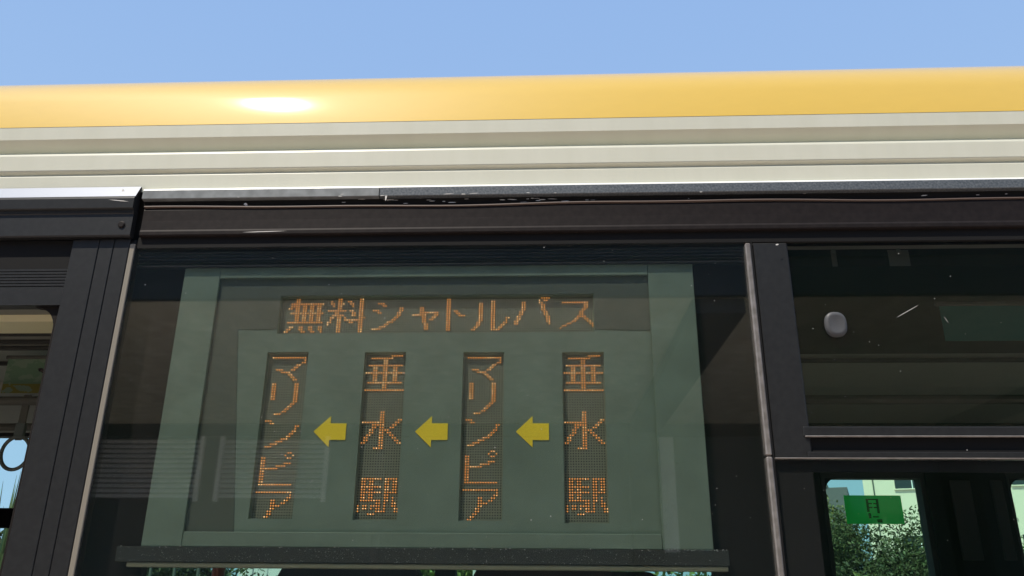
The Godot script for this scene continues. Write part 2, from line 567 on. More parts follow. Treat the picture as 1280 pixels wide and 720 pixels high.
	for z in [-0.78, -1.70]:
		st = start()
		run(st, [Vector2(z + 0.05, 2.419), Vector2(z + 0.04, 2.398), Vector2(z - 0.07, 2.392), Vector2(z - 0.08, 2.419)], NEAR + 0.2, -1.25, true)
		obj("ceiling_light_cover", st, M.lamp_cover if z > -1.0 else M.ceiling_panel, bus)
	for z in [-0.92, -1.02, -1.10, -1.32]:
		part_box("ceiling_rib", Vector3(NEAR + 0.1, 2.404, z - 0.008), Vector3(FAR_END - 0.1, 2.4195, z + 0.008), M.inner_wall, bus, 0.003)
	part_box("added_dark_box", Vector3(0.55, 2.33, -0.95), Vector3(FAR_END - 0.1, 2.415, -0.12), M.inner_trim, bus, 0.02)  # dark box added to keep the view through the vent dark
	for e in [[NEAR, NEAR + 0.05], [FAR_END - 0.05, FAR_END]]:
		part_box("end_wall", Vector3(e[0], 0.3, -2.42), Vector3(e[1], 2.66, -0.03), M.inner_wall, bus, 0.0)
	far_side(bus)
	# grab rail and posts
	for z in [-1.0, -1.5]:
		st = start()
		tube(st, [Vector3(NEAR + 0.2, 2.19, z), Vector3(FAR_END - 0.2, 2.19, z)], [0.016, 0.016], 10)
		obj("grab_rail", st, M.strap, bus)
	for x in [-1.18, -0.845, 1.95]:
		st = start()
		tube(st, [Vector3(x, 0.5, -1.28), Vector3(x, 2.42, -1.28)], [0.0225, 0.0225], 12)
		obj("grab_pole", st, M.orange_pole, bus)
	for s in [[-0.60, -0.62, "seat_blue", 1.668], [-0.02, -0.68, "seat_brown", 1.668], [0.28, -1.9, "seat_brown", 1.655], [1.15, -0.7, "seat_blue", 1.50]]:
		seat(bus, s[0], s[1], M[s[2]], s[3])
	# marks of wear on the rail and dust on the glass
	st = start()
	for k in 40:
		var x := -0.5 + rng.randf() * 0.62 if k < 30 else rng.randf_range(-0.9, 1.1)
		var y := 2.4565 - rng.randf() * 0.013 if k % 3 else rng.randf_range(2.456, 2.466)
		var l := rng.randf_range(0.002, 0.016) if k < 30 else rng.randf_range(0.002, 0.006)
		var z := 0.0131 if y > 2.4605 else 0.0012
		chip(st, Vector3(x, y, z), l, rng.randf_range(0.0004, 0.0013), rng.randf_range(-0.05, 0.05))
	for c in [[-0.72, 2.447, 0.007, 0.0035, -0.6], [-0.38, 2.462, 0.003, 0.016, 0.0], [0.52, 2.325, 0.006, 0.002, 0.1], [-0.66, 2.371, 0.06, 0.0012, 0.02], [0.36, 2.461, 0.005, 0.002, 0.2], [0.87, 2.448, 0.010, 0.0012, 0.1]]:
		chip(st, Vector3(c[0], c[1], 0.0125 if c[1] > 2.46 or c[1] < 2.4 else 0.004), c[2], c[3], c[4])
	tag(obj("paint_chips", st, M.wear, bus), "", "", "", "stuff")
	for c in [[-1.02, 2.4505, 0.0248, 0.028, 0.0012, -0.12], [-1.022, 2.482, 0.0122, 0.004, 0.008, 0.3]]:
		st = start()
		chip(st, Vector3(c[0], c[1], c[2]), c[3], c[4], c[5])
		obj("scratch", st, M.wear, cover)
	st = start()
	for k in 95:
		var x := rng.randf_range(-0.95, 1.2)
		var y := rng.randf_range(1.68, 2.33)
		var big := rng.randf_range(0.0005, 0.0013)
		chip(st, Vector3(x, y, 0.0008 if x < 0.45 else -0.0072), big, big, rng.randf())
	tag(obj("dust_specks", st, M.dust, bus), "", "", "", "stuff")
	for c in [[0.795, 2.172, 0.046, 0.0006, 0.50], [0.872, 2.15, 0.012, 0.0004, -1.1]]:
		st = start()
		chip(st, Vector3(c[0], c[1], -0.0070), c[2], c[3], c[4])
		obj("glass_scratch", st, M.wear, bus)


# a flat flake l long and h high, lying on a face that looks along z
func chip(st: SurfaceTool, at: Vector3, l: float, h: float, turn: float) -> void:
	var u := Vector3(cos(turn), sin(turn), 0)
	var v := Vector3(-sin(turn), cos(turn), 0)
	var j := func() -> float: return rng.randf_range(0.6, 1.0)
	face(st, [at - u * l * j.call(), at - u * l * 0.3 + v * h * j.call(), at + u * l * 0.4 + v * h * j.call(), at + u * l * j.call(), at + u * l * 0.2 - v * h * j.call(), at - u * l * 0.5 - v * h * j.call()], Vector3(0, 0, 1))


func pane(bus: Node, x0: float, x1: float, y0: float, y1: float, z0: float, z1: float, m := "window_glass") -> void:
	var st := start()
	box(st, Vector3(x0, y0, z0), Vector3(x1, y1, z1))
	obj("window_glass", st, M[m], bus)


# one chair of the bus: cushion, tall back with rounded shoulders, handle on top
func seat(bus: Node, x: float, z: float, m: Material, top: float) -> void:
	var st := start()
	box(st, Vector3(x - 0.22, 0.9, z - 0.21), Vector3(x + 0.22, 1.0, z + 0.25), 0.04)
	var s := obj("seat", st, m, bus)
	st = start()
	var p := [Vector2(x - 0.22, 0.95), Vector2(x + 0.22, 0.95)]
	for k in 9:
		var a := k / 8.0 * PI * 0.5
		p.append(Vector2(x + 0.15 + 0.07 * cos(a), top - 0.09 + 0.09 * sin(a)))
	for k in 9:
		var a := PI * 0.5 + k / 8.0 * PI * 0.5
		p.append(Vector2(x - 0.15 + 0.07 * cos(a), top - 0.09 + 0.09 * sin(a)))
	slab(st, p, z - 0.27, z - 0.19)
	obj("backrest", st, m, s)
	st = start()
	box(st, Vector3(x - 0.18, 0.55, z - 0.18), Vector3(x + 0.18, 0.9, z + 0.18), 0.02)
	obj("seat_base", st, M.inner_wall, s)


func far_side(bus: Node) -> void:
	# the wall pieces between and round the far windows
	var wins := [[-4.2, -2.45, 1.05, 2.30], [-2.10, -0.55, 1.05, 2.097], [-0.45, 0.845, 1.05, 2.097], [1.345, 1.80, 1.05, 2.097], [2.222, 3.7, 1.05, 2.097]]
	var z0 := -2.42
	var z1 := -2.35
	var x := NEAR
	for w in wins:
		part_box("far_wall", Vector3(x, 0.3, z0), Vector3(w[0], 2.45, z1), M.inner_wall, bus, 0.0)
		part_box("far_wall", Vector3(w[0], w[3], z0), Vector3(w[1], 2.45, z1), M.inner_wall, bus, 0.0)
		part_box("far_wall", Vector3(w[0], 0.3, z0), Vector3(w[1], w[2], z1), M.inner_wall, bus, 0.0)
		x = w[1]
		part_box("far_window", Vector3(w[0] - 0.005, w[2] - 0.005, -2.400), Vector3(w[1] + 0.005, w[3] + 0.005, -2.394), M.pale_glass if w[0] < -3.0 else M.tinted_glass, bus, 0.0)
		# rounded upper corners
		for s in ([[w[0], 1.0], [w[1], -1.0]] if w[0] < 1.0 or w[0] > 2.0 else [[w[0], 1.0]]):
			var st := start()
			var p := [Vector2(s[0], w[3])]
			for k in 7:
				var a := k / 6.0 * PI * 0.5
				p.append(Vector2(s[0] + s[1] * 0.06 * (1.0 - sin(a)), w[3] - 0.06 * (1.0 - cos(a))))
			slab(st, p, -2.39, -2.352)
			obj("window_corner", st, M.inner_trim, bus)
	part_box("far_wall", Vector3(x, 0.3, z0), Vector3(FAR_END, 2.45, z1), M.inner_wall, bus, 0.0)
	part_box("far_window_bar", Vector3(-4.2, 1.842, -2.39), Vector3(-2.45, 1.938, -2.345), M.inner_trim, bus)
	part_box("far_upper_side", Vector3(NEAR, 2.45, -2.42), Vector3(FAR_END, 2.60, -2.145), M.cream_paint, bus, 0.0)
	part_box("far_trim", Vector3(0.87, 1.05, -2.349), Vector3(1.32, 2.3, -2.33), M.inner_trim, bus)
	for c in [[1.925, 2.02], [2.115, 2.17]]:
		part_box("curtain", Vector3(c[0], 1.72, -2.329), Vector3(c[1], 2.085, -2.315), M.inner_wall, bus, 0.004)
	part_box("far_trim", Vector3(1.82, 1.05, -2.349), Vector3(2.20, 2.3, -2.33), M.inner_trim, bus)


# ---------------------------------------------------------------- the LED display behind the window
const GLYPHS := {
	"mu": ["....##..........", "....##..........", "..##############", "..####.##.##.##.", ".##.##.##.##.##.", "....##.##.##.##.", "..##############", "....##.##.##.##.", "....##.##.##.##.", "....##.##.##.##.", ".###############", "................", "..##..##..##..##", ".##...##..##..##", "##.....##..##..#"],
	"ryo": ["....##.......##.", ".#..##..##...##.", ".##.###..##..##.", "..#.##....#..##.", "....##.......##.", "########.##..##.", "...##.....##.##.", "..#####...##.##.", ".##.##.#.....###", ".#..##.########.", "##..##...##..##.", "#...##.......##.", "....##.......##.", "....##.......##.", "....##.......##."],
	"shi": ["...............", "...............", "..###..........", "....##.........", "...........##..", "###........##..", "..##......##...", "..........##...", ".........##....", "........##.....", "......###......", ".....##........", "...###.........", "####..........."],
	"ya": ["...........", "...........", "...........", "...........", "...##......", "...##......", "...########", "######...##", "....##..##.", "....##.##..", "....##.....", ".....##....", ".....##....", ".....##...."],
	"to": ["##......", "##......", "##......", "##......", "##......", "##.##...", "##..##..", "##...###", "##......", "##......", "##......", "##......", "##......", "##......"],
	"ru": ["................", "........##......", "...##...##......", "...##...##......", "...##...##......", "...##...##......", "...##...##......", "...##...##......", "...##...##....##", "...##...##....#.", "..##....##...##.", "..##....##..##..", ".##.....##.##...", "##......####...."],
	"ba": ["...........####", "..........#.##.", "...##.....##...", "...##......##..", "...##......##..", "...##......##..", "..##........##.", "..##........##.", ".##..........##", ".##..........##", "##...........##", "##............#"],
	"su": ["...............", "...............", ".###########...", "..........##...", "..........##...", ".........##....", "........##.....", "........##.....", ".......####....", "......##..##...", ".....##....##..", "...##.......##.", ".##..........##", "#.............#"],
	"ma": ["##############", ".............#", "............##", "..........##..", ".........##...", "..###...##....", "....####......", ".......##.....", "........##....", ".........##..."],
	"ri": ["##.......##", "##.......##", "##.......##", "##.......##", "##.......##", "##.......##", "##.......##", ".........##", "........##.", ".......##..", "......##...", ".....##....", "..###......"],
	"n": ["###...........", "..##..........", "............##", "............#.", "...........##.", "..........##..", ".........##...", ".......###....", ".....###......", "...###........", ".###.........."],
	"pi": ["..........##.", ".........#..#", "##........##.", "##...........", "##.......###.", "##....####...", "#######......", "##...........", "##...........", "##...........", "##...........", "##...........", "#############"],
	"a": ["##############", ".............#", "............##", "......##...##.", "......##..##..", "......####....", "......##......", ".....##.......", ".....##.......", "....##........", "...##.........", "..##.........."],
	"taru": ["..........#####.", "..#########.....", ".......##.......", ".......##.......", ".##############.", "...##..##..##...", "...##..##..##...", "################", "...##..##..##...", "...##..##..##...", "...##..##..##...", ".##############.", ".......##.......", ".......##.......", "################"],
	"mizu": [".......##.......", ".......##.......", ".......##.......", ".......##.....##", "#########....##.", "....#####...##..", "....##.##..##...", "...##..####.....", "...##..##.##....", "..##...##..##...", ".##....##...##..", ".##....##....##.", "##.....##.....##", ".......##.......", ".....####......."],
	"eki": [".########.#####.", ".##.##....##.##.", ".##.##....##.##.", ".########.##.##.", ".##.##....##.##.", ".########.#####.", ".##.##....##....", ".##.##....##.#..", ".########.##.#..", ".......##.#..##.", "#.##.####.#..##.", "#.##.#.##.#...##", "#......####...##", "....###........."],
}


func glyph(board: Node, called: String, key: String, col: float, row: float, pitch: float, left: float, top: float) -> void:
	var core := start()
	var halo := start()
	var hot := start()
	var rows: Array = GLYPHS[key]
	for y in rows.size():
		for x in rows[y].length():
			if rows[y][x] == "#":
				var p := Vector3(left + (col + x + 0.5) * pitch, top - (row + y + 0.5) * pitch, 0.0)
				dot(halo, p + Vector3(0, 0, 0.0012), pitch * 0.29)
				dot(hot if rng.randf() < 0.16 else core, p + Vector3(0, 0, 0.0026), pitch * 0.20)
	core.generate_normals()
	halo.generate_normals()
	hot.generate_normals()
	var mesh := halo.commit()
	mesh = core.commit(mesh)
	mesh = hot.commit(mesh)
	mesh.surface_set_material(0, M.led_halo)
	mesh.surface_set_material(1, M.led_core)
	mesh.surface_set_material(2, M.led_hot)
	put(called, mesh, null, board)


func dot(st: SurfaceTool, p: Vector3, r: float) -> void:
	var q := []
	for k in 6:
		q.append(p + Vector3(cos(TAU * k / 6.0), sin(TAU * k / 6.0), 0) * r)
	face(st, q, Vector3(0, 0, 1))
	for k in 6:
		face(st, [q[k], q[(k + 1) % 6], q[(k + 1) % 6] * Vector3(1, 1, 0) + Vector3(0, 0, 0.0002), q[k] * Vector3(1, 1, 0) + Vector3(0, 0, 0.0002)], q[k] - p)


func make_display() -> void:
	var base := Vector3(-0.26, 1.626, -0.06)
	var sign_ := thing("destination_display", "orange dot-matrix LED destination display with yellow arrows behind the bus window", "LED sign", base)
	var tilt := Transform3D(Basis.IDENTITY, Vector3(0, 2.28, -0.036) - base)
	var holes := [[-0.622, 0.1055, -0.1450, -0.0535], [-0.6385, -0.5440, -0.5545, -0.1885], [-0.4145, -0.3205, -0.5560, -0.1895], [-0.1905, -0.0985, -0.5565, -0.1905], [0.032, 0.125, -0.5605, -0.1915]]
	# front plate with its five openings
	var xs := [-0.82, 0.27]
	var ys := [-0.60, 0.03]
	for h in holes:
		xs.append_array([h[0], h[1]])
		ys.append_array([h[2], h[3]])
	xs.sort()
	ys.sort()
	var st := start()
	for i in xs.size() - 1:
		for j in ys.size() - 1:
			var cx: float = (xs[i] + xs[i + 1]) * 0.5
			var cy: float = (ys[j] + ys[j + 1]) * 0.5
			var open := false
			for h in holes:
				open = open or (cx > h[0] and cx < h[1] and cy > h[2] and cy < h[3])
			if not open:
				face(st, [Vector3(xs[i], ys[j], 0), Vector3(xs[i + 1], ys[j], 0), Vector3(xs[i + 1], ys[j + 1], 0), Vector3(xs[i], ys[j + 1], 0)], Vector3(0, 0, 1))
	for h in holes:
		var c := [Vector3(h[0], h[2], 0), Vector3(h[1], h[2], 0), Vector3(h[1], h[3], 0), Vector3(h[0], h[3], 0)]
		var mid: Vector3 = (c[0] + c[2]) * 0.5
		for k in 4:
			var a: Vector3 = c[k]
			var b: Vector3 = c[(k + 1) % 4]
			face(st, [a, b, b + Vector3(0, 0, -0.014), a + Vector3(0, 0, -0.014)], mid - (a + b) * 0.5)
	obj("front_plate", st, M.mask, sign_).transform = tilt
	# painted shadow round the title and along the left edge, a darker sheet
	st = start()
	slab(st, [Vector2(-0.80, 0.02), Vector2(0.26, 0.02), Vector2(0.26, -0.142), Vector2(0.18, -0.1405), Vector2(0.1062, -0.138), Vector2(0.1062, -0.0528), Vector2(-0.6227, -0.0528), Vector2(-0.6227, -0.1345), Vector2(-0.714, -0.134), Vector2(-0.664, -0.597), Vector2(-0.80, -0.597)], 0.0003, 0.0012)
	obj("shadow_sheet", st, M.shadow_tone, sign_).transform = tilt
	# LED boards
	for n in 5:
		var h: Array = holes[n]
		var tall: bool = n > 0
		st = start()
		box(st, Vector3(h[0] - 0.004, h[2] - 0.004, -0.020), Vector3(h[1] + 0.004, h[3] + 0.004, -0.012))
		var board := obj("led_board", st, M.board, sign_)
		board.transform = tilt
		var face_ := Node3D.new()
		var pitch: float = (h[1] - h[0]) / (16.6 if tall else 129.0)
		var cols := 16 if tall else 128
		var rows := int((h[3] - h[2]) / pitch - 0.2)
		var left: float = (h[0] + h[1]) * 0.5 - cols * pitch * 0.5
		var top: float = h[3] - 0.4 * pitch
		st = start()
		for y in rows:
			for x in cols:
				var p := Vector3(left + (x + 0.5) * pitch, top - (y + 0.5) * pitch, -0.0119)
				var q := []
				for k in 6:
					q.append(p + Vector3(cos(TAU * k / 6.0), sin(TAU * k / 6.0), 0) * pitch * 0.30)
				face(st, q, Vector3(0, 0, 1))
		tag(obj("unlit_dots", st, M.unlit, board), "", "", "", "stuff")
		face_.free()
		var shift := Vector3(0, 0, -0.0118)
		var first := board.get_child_count()
		if n == 0:
			var k := pitch
			for g in [["mu", 1.4, 0.0], ["ryo", 19.0, 0.0], ["shi", 37.7, 0.0], ["ya", 54.2, 0.0], ["to", 68.2, 0.4], ["ru", 78.5, 0.4], ["ba", 96.0, 0.0], ["su", 114.5, 0.0]]:
				glyph(board, "character", g[0], g[1], g[2], k, left, top)
		elif n % 2:
			for g in [["ma", 1.2, 1.0], ["ri", 2.2, 11.8], ["n", 1.0, 26.5], ["pi", 1.2, 38.8], ["a", 0.6, 53.6]]:
				glyph(board, "character", g[0], g[1], g[2], pitch, left, top)
		else:
			for g in [["taru", 0.0, 0.2], ["mizu", 0.0, 23.0], ["eki", 0.4, 48.6]]:
				glyph(board, "character", g[0], g[1], g[2], pitch, left, top)
		for k in range(first, board.get_child_count()):
			board.get_child(k).position += shift
	# arrows
	for x in [-0.515, -0.291, -0.0705]:
		st = start()
		slab(st, [Vector2(x, -0.370), Vector2(x + 0.036, -0.336), Vector2(x + 0.036, -0.352), Vector2(x + 0.0715, -0.352), Vector2(x + 0.0715, -0.388), Vector2(x + 0.036, -0.388), Vector2(x + 0.036, -0.404)], 0.0003, 0.0016)
		obj("arrow", st, M.arrow, sign_).transform = tilt
	# case: trim round the opening, sides, back
	for b in [["case_side", -0.857, -0.771, 1.668, 2.2975, -0.034, -0.027, "case"], ["case_side", 0.2315, 0.334, 1.668, 2.2975, -0.034, -0.027, "case"], ["case_top", -0.770, 0.2305, 2.2695, 2.2975, -0.034, -0.0265, "case"], ["case_bottom", -0.770, 0.2305, 1.668, 1.698, -0.034, -0.0265, "case"],
			["case_back", -0.857, 0.334, 1.636, 2.30, -0.16, -0.13, "inner_wall"], ["felt_strip", -0.905, 0.363, 1.637, 1.6675, -0.06, -0.022, "felt"], ["sill", -0.88, 0.36, 1.6265, 1.6365, -0.08, -0.024, "sill_light"]]:
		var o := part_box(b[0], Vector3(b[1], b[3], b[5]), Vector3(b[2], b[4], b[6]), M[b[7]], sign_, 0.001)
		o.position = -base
	# screws of the plate
	st = start()
	for k in 70:
		var x := rng.randf_range(-0.9, 0.36)
		if rng.randf() < 0.35:
			x = rng.randf_range(0.2, 0.36)
		chip(st, Vector3(x, 1.6675 + rng.randf_range(-0.002, 0.0012), -0.0212), rng.randf_range(0.0008, 0.0030), rng.randf_range(0.0006, 0.0014), 0.0)
	for k in 300:
		chip(st, Vector3(rng.randf_range(-0.9, 0.36), rng.randf_range(1.638, 1.667), -0.0214), rng.randf_range(0.0005, 0.0012), rng.randf_range(0.0005, 0.0010), rng.randf())
	var crumbs := obj("felt_crumbs", st, mat("lint", lin(0.42, 0.46, 0.42), 0.95), sign_)
	crumbs.position = -base
	tag(crumbs, "", "", "", "stuff")


# ---------------------------------------------------------------- the building across the pavement, seen in the glass
func make_terminal() -> void:
	var t := thing("terminal_building", "low terminal building with a deep canopy and louvred windows, mirrored in the bus glass", "building", Vector3(0, 0, 12))
	var o := Vector3(0, 0, -12)
	var lo := -14.0
	var hi := 12.0
	for b in [["wall", lo, hi, 0.14, 3.96, 12.0, 12.3, "terminal_wall"], ["frieze", lo, hi, 3.955, 4.18, 11.95, 12.3, "beam"], ["canopy_soffit", lo, hi, 4.18, 4.26, 5.55, 12.3, "soffit"], ["canopy_roof", lo, hi, 4.262, 4.9, 5.7, 16.0, "fascia"],
			["fascia", lo, hi, 4.172, 4.55, 5.48, 5.548, "fascia"], ["fascia", lo, hi, 4.56, 4.95, 5.50, 5.56, "fascia"], ["fascia_lip", lo, hi, 4.95, 5.02, 5.44, 5.6, "fascia"]]:
		var p := part_box(b[0], Vector3(b[1], b[3], b[5]), Vector3(b[2], b[4], b[6]), M[b[7]], t, 0.01)
		p.position = o
	for x in [1.38, 6.45, -11.5]:
		var p := part_box("beam", Vector3(x, 4.02, 5.56), Vector3(x + 0.5, 4.178, 11.9), M.beam, t, 0.01)
		p.position = o
		p = part_box("column", Vector3(x - 0.05, 0.14, 11.7), Vector3(x + 0.45, 3.95, 11.94), M.beam, t, 0.02)
		p.position = o
	var panel := part_box("door_panel", Vector3(1.84, 2.1, 11.92), Vector3(2.1, 3.95, 11.99), M.louvre, t, 0.01)
	panel.position = o
	var bracket := part_box("bracket", Vector3(2.11, 3.5, 11.86), Vector3(2.19, 3.93, 11.99), M.beam, t, 0.02)
	bracket.position = o
	for w in [[-5.62, -3.77], [-8.0, -5.95], [-10.6, -8.75]]:
		var win := part_box("louvre_window", Vector3(w[0], 2.88, 11.95), Vector3(w[1], 3.93, 11.995), M.louvre_back, t, 0.005)
		win.position = o
		for k in 12:
			var st := start()
			var y := 2.93 + k * 0.083
			run(st, [Vector2(0.0, y), Vector2(0.0, y + 0.012), Vector2(-0.05, y - 0.038), Vector2(-0.05, y - 0.050)], w[0] + 0.05, w[1] - 0.05, true)
			obj("slat", st, M.louvre, win, Vector3(0, 0.04, 11.945))
		for f in [[w[0] - 0.03, w[0] + 0.045, 2.86, 3.95], [w[1] - 0.045, w[1] + 0.03, 2.86, 3.95]]:
			part_box("window_frame", Vector3(f[0], f[2], 11.88), Vector3(f[1], f[3], 11.948), M.louvre, win, 0.005)
	# post in front of the canopy
	var st := start()
	tube(st, [Vector3(0, 0.14, 0), Vector3(0, 2.53, 0)], [0.03, 0.03], 12)
	var post := thing("bus_stop_post", "slim dark post in front of the terminal, a thin dark line mirrored in the glass", "post", Vector3(-1.24, 0, 4.2))
	obj("post", st, M.pole, post)
	st = start()
	tube(st, [Vector3(0, 0.14, 0), Vector3(0, 0.2, 0)], [0.16, 0.13], 14)
	obj("post_base", st, M.pole, post)


# ---------------------------------------------------------------- what stands beyond the bus, and what hangs in it
func crown(called: String, center: Vector3, size: Vector3, count: int, leaf: float, m: Material, parent: Node, clumps := 16, boxy := false) -> void:
	var mm := MultiMesh.new()
	mm.transform_format = MultiMesh.TRANSFORM_3D
	mm.use_colors = true
	var st := start()
	face(st, [Vector3(0, -1, 0), Vector3(0.45, 0, 0.12), Vector3(0, 1, 0)], Vector3(0, 0, 1))
	face(st, [Vector3(0, -1, 0), Vector3(0, 1, 0), Vector3(-0.45, 0, 0.12)], Vector3(0, 0, 1))
	st.generate_normals()
	var mesh := st.commit()
	mesh.surface_set_material(0, m)
	mm.mesh = mesh
	mm.instance_count = count
	var heads := []
	for k in clumps:
		var d := Vector3(rng.randfn(), rng.randfn(), rng.randfn()).normalized() * pow(rng.randf(), 0.4)
		if boxy:
			d = Vector3(rng.randf_range(-1.2, 1.2), rng.randf_range(-1.2, 0.85), rng.randf_range(-1.2, 1.2))
		heads.append([center + d * size * 0.75, rng.randf_range(0.22, 0.42), rng.randf_range(0.7, 1.5)])
	for k in count:
		var h: Array = heads[rng.randi() % clumps]
		var d := Vector3(rng.randfn(), rng.randfn(), rng.randfn()).normalized() * pow(rng.randf(), 0.5)
		var at: Vector3 = h[0] + d * size * h[1]
		var b := Basis.from_euler(Vector3(rng.randf_range(-1.2, 1.2), rng.randf() * TAU, rng.randf_range(-1.4, 1.4))).scaled(Vector3.ONE * leaf * rng.randf_range(0.6, 1.3))
		mm.set_instance_transform(k, Transform3D(b, at))
		var v: float = h[2] * rng.randf_range(0.7, 1.3)
		mm.set_instance_color(k, Color(v * rng.randf_range(0.85, 1.3), v, v * 0.9))
	var o := MultiMeshInstance3D.new()
	o.multimesh = mm
	o.name = numbered(called, parent)
	parent.add_child(o, true)
	tag(o, "", "", "", "stuff")


func tree(label: String, at: Vector3, height: float, size: Vector3, count: int, m: Material, group := "") -> void:
	rng.seed = at.x * 100.0
	var t := thing("tree", label, "tree", at, group)
	var st := start()
	tube(st, [Vector3.ZERO, Vector3(0.05, height * 0.35, 0.03), Vector3(0.0, height * 0.7, 0.0)], [0.14, 0.10, 0.05], 9)
	for k in 6:
		var a := TAU * k / 6.0 + 0.4
		var y := height * (0.3 + 0.06 * k)
		tube(st, [Vector3(0.03, y, 0.02), Vector3(cos(a) * size.x * 0.35, y + 0.3, sin(a) * size.z * 0.35), Vector3(cos(a) * size.x * 0.7, y + 0.7, sin(a) * size.z * 0.7)], [0.05, 0.03, 0.012], 6)
	obj("trunk", st, M.bark, t)
	crown("crown", Vector3(0, height - size.y, 0), size, count, 0.036, m, t, 40)


func make_beyond() -> void:
	# strap in the bus
	var strap := thing("hand_strap", "grey ring hand strap hanging from the grab rail inside the open window", "hand strap", Vector3(-1.833, 1.952, -1.0))
	var st := start()
	var pts := []
	var rad := []
	for k in 33:
		var a := TAU * k / 32.0
		pts.append(Vector3(sin(a) * 0.050, 0.056 + cos(a) * 0.056, 0))
		rad.append(0.0065)
	tube(st, pts, rad, 8, false)
	obj("ring", st, M.strap_ring, strap)
	part_box("belt", Vector3(-0.014, 0.10, -0.004), Vector3(0.014, 0.26, 0.004), M.strap, strap)
	part_box("buckle", Vector3(-0.018, 0.112, -0.007), Vector3(0.018, 0.16, 0.007), M.strap_ring, strap)
	# advertisement sheet
	var ad := mat("ad_print", Color(1, 1, 1), 0.6)
	var im := Image.create(256, 128, false, Image.FORMAT_RGB8)
	var n := FastNoiseLite.new()
	n.seed = 4
	n.frequency = 0.02
	for y in 128:
		for x in 256:
			var v := n.get_noise_2d(x, y)
			var c := Color(0.40, 0.52, 0.40)
			if v > 0.08:
				c = Color(0.48, 0.56, 0.46)
			if y > 92 and v < 0.1:
				c = Color(0.50, 0.47, 0.18)
			var dx := (x - 150.0) / 60.0
			var dy := (y - 66.0 - (x - 150.0) * 0.35) / 17.0
			if dx * dx + dy * dy + v * 0.8 < 1.0:
				c = Color(0.11, 0.10, 0.12) if n.get_noise_2d(x * 4.0, y * 4.0) < 0.12 else Color(0.34, 0.28, 0.26)
			im.set_pixel(x, y, c)
	ad.albedo_texture = ImageTexture.create_from_image(im)
	st = start()
	for q in [[Vector3(-0.19, -0.065, 0.001), Vector2(0, 1)], [Vector3(-0.19, 0.065, 0.001), Vector2(0, 0)], [Vector3(0.19, 0.065, 0.001), Vector2(1, 0)], [Vector3(-0.19, -0.065, 0.001), Vector2(0, 1)], [Vector3(0.19, 0.065, 0.001), Vector2(1, 0)], [Vector3(0.19, -0.065, 0.001), Vector2(1, 1)]]:
		st.set_uv(q[1])
		st.add_vertex(q[0])
	var sheet := thing("advertisement_sheet", "green and yellow printed advertisement sheet hanging under the bus ceiling", "poster", Vector3(-1.83, 2.31, -1.12))
	obj("print", st, ad, sheet)
	part_box("card", Vector3(-0.19, -0.065, -0.001), Vector3(0.19, 0.065, 0.0), M.ceiling_panel, sheet, 0.0)
	part_box("hanging_bar", Vector3(-0.2, 0.065, -0.006), Vector3(0.2, 0.078, 0.006), M.strap, sheet)
	var teal := thing("advertisement_sheet", "teal advertisement sheet dimly seen behind the upper right vent glass", "poster", Vector3(1.19, 2.21, -0.34))
	part_box("card", Vector3(-0.16, -0.01, -0.001), Vector3(0.25, 0.085, 0.001), mat("teal_print", lin(0.04, 0.20, 0.16), 0.6), teal, 0.0)
	part_box("hanging_bar", Vector3(-0.17, 0.085, -0.006), Vector3(0.26, 0.098, 0.006), M.strap, teal)
	for c in [[0.66, 0.012, "narrow white paper tag hanging at the top edge behind the vent glass"], [0.79, 0.047, "wide white paper tag with a fold hanging at the top edge behind the vent glass"]]:
		var tagged := thing("paper_tag", c[2], "tag", Vector3(c[0], 2.295, -0.05), "paper tags behind the vent glass")
		part_box("paper", Vector3(0, 0, -0.0006), Vector3(c[1], 0.04, 0.0006), M.strap, tagged, 0.0)
		part_box("clip", Vector3(c[1] * 0.5 - 0.004, 0.034, 0.0006), Vector3(c[1] * 0.5 + 0.004, 0.043, 0.003), M.strap_ring, tagged, 0.0005)
	# film on the far window
	var film := thing("green_window_sticker", "green translucent rectangular sticker with dark lettering on the far bus window", "sticker", Vector3(1.577, 1.886, -2.392))
	part_box("film", Vector3(-0.137, 0.0, -0.0005), Vector3(0.136, 0.134, 0.0005), M.green_film, film, 0.0)
	st = start()
	for b in [[-0.034, 0.112, 0.026, 0.118], [-0.034, 0.056, -0.022, 0.112], [0.014, 0.05, 0.026, 0.112], [-0.022, 0.092, -0.006, 0.098], [0.0, 0.092, 0.014, 0.098], [-0.022, 0.074, -0.006, 0.08], [0.0, 0.074, 0.014, 0.08], [-0.03, 0.026, -0.018, 0.05], [0.008, 0.006, 0.032, 0.022], [-0.01, 0.03, 0.018, 0.036]]:
		box(st, Vector3(b[0], b[1], 0.0008), Vector3(b[2], b[3], 0.0012))
	obj("lettering", st, M.film_print, film)

	# plant by the left
	var grass := thing("tall_grass_clump", "clump of long arching green blades beyond the bus, behind the hand strap", "plant", Vector3(-4.62, 0, -5.2))
	for k in 170:
		var a := rng.randf() * TAU
		var lean := rng.randf_range(0.15, 0.95)
		var tall := rng.randf_range(1.8, 2.95) * (1.0 - 0.12 * lean)
		var dir := Vector3(cos(a), 0, sin(a))
		var side := Vector3(-sin(a), 0, cos(a))
		st = start()
		var root := dir * rng.randf_range(0.02, 0.4)
		var last := []
		for j in 8:
			var f := j / 7.0
			var p := root + dir * lean * pow(f, 1.8) + Vector3(0, tall * (f - 0.18 * lean * pow(f, 4.0)), 0)
			var w := 0.028 * (1.0 - pow(f, 1.6)) + 0.001
			var e := [p - side * w, p + dir * w * 0.5, p + side * w]
			if j:
				face(st, [last[0], last[1], e[1], e[0]], Vector3.UP)
				face(st, [last[1], last[2], e[2], e[1]], Vector3.UP)
			last = e
		obj("blade", st, M.blade, grass)

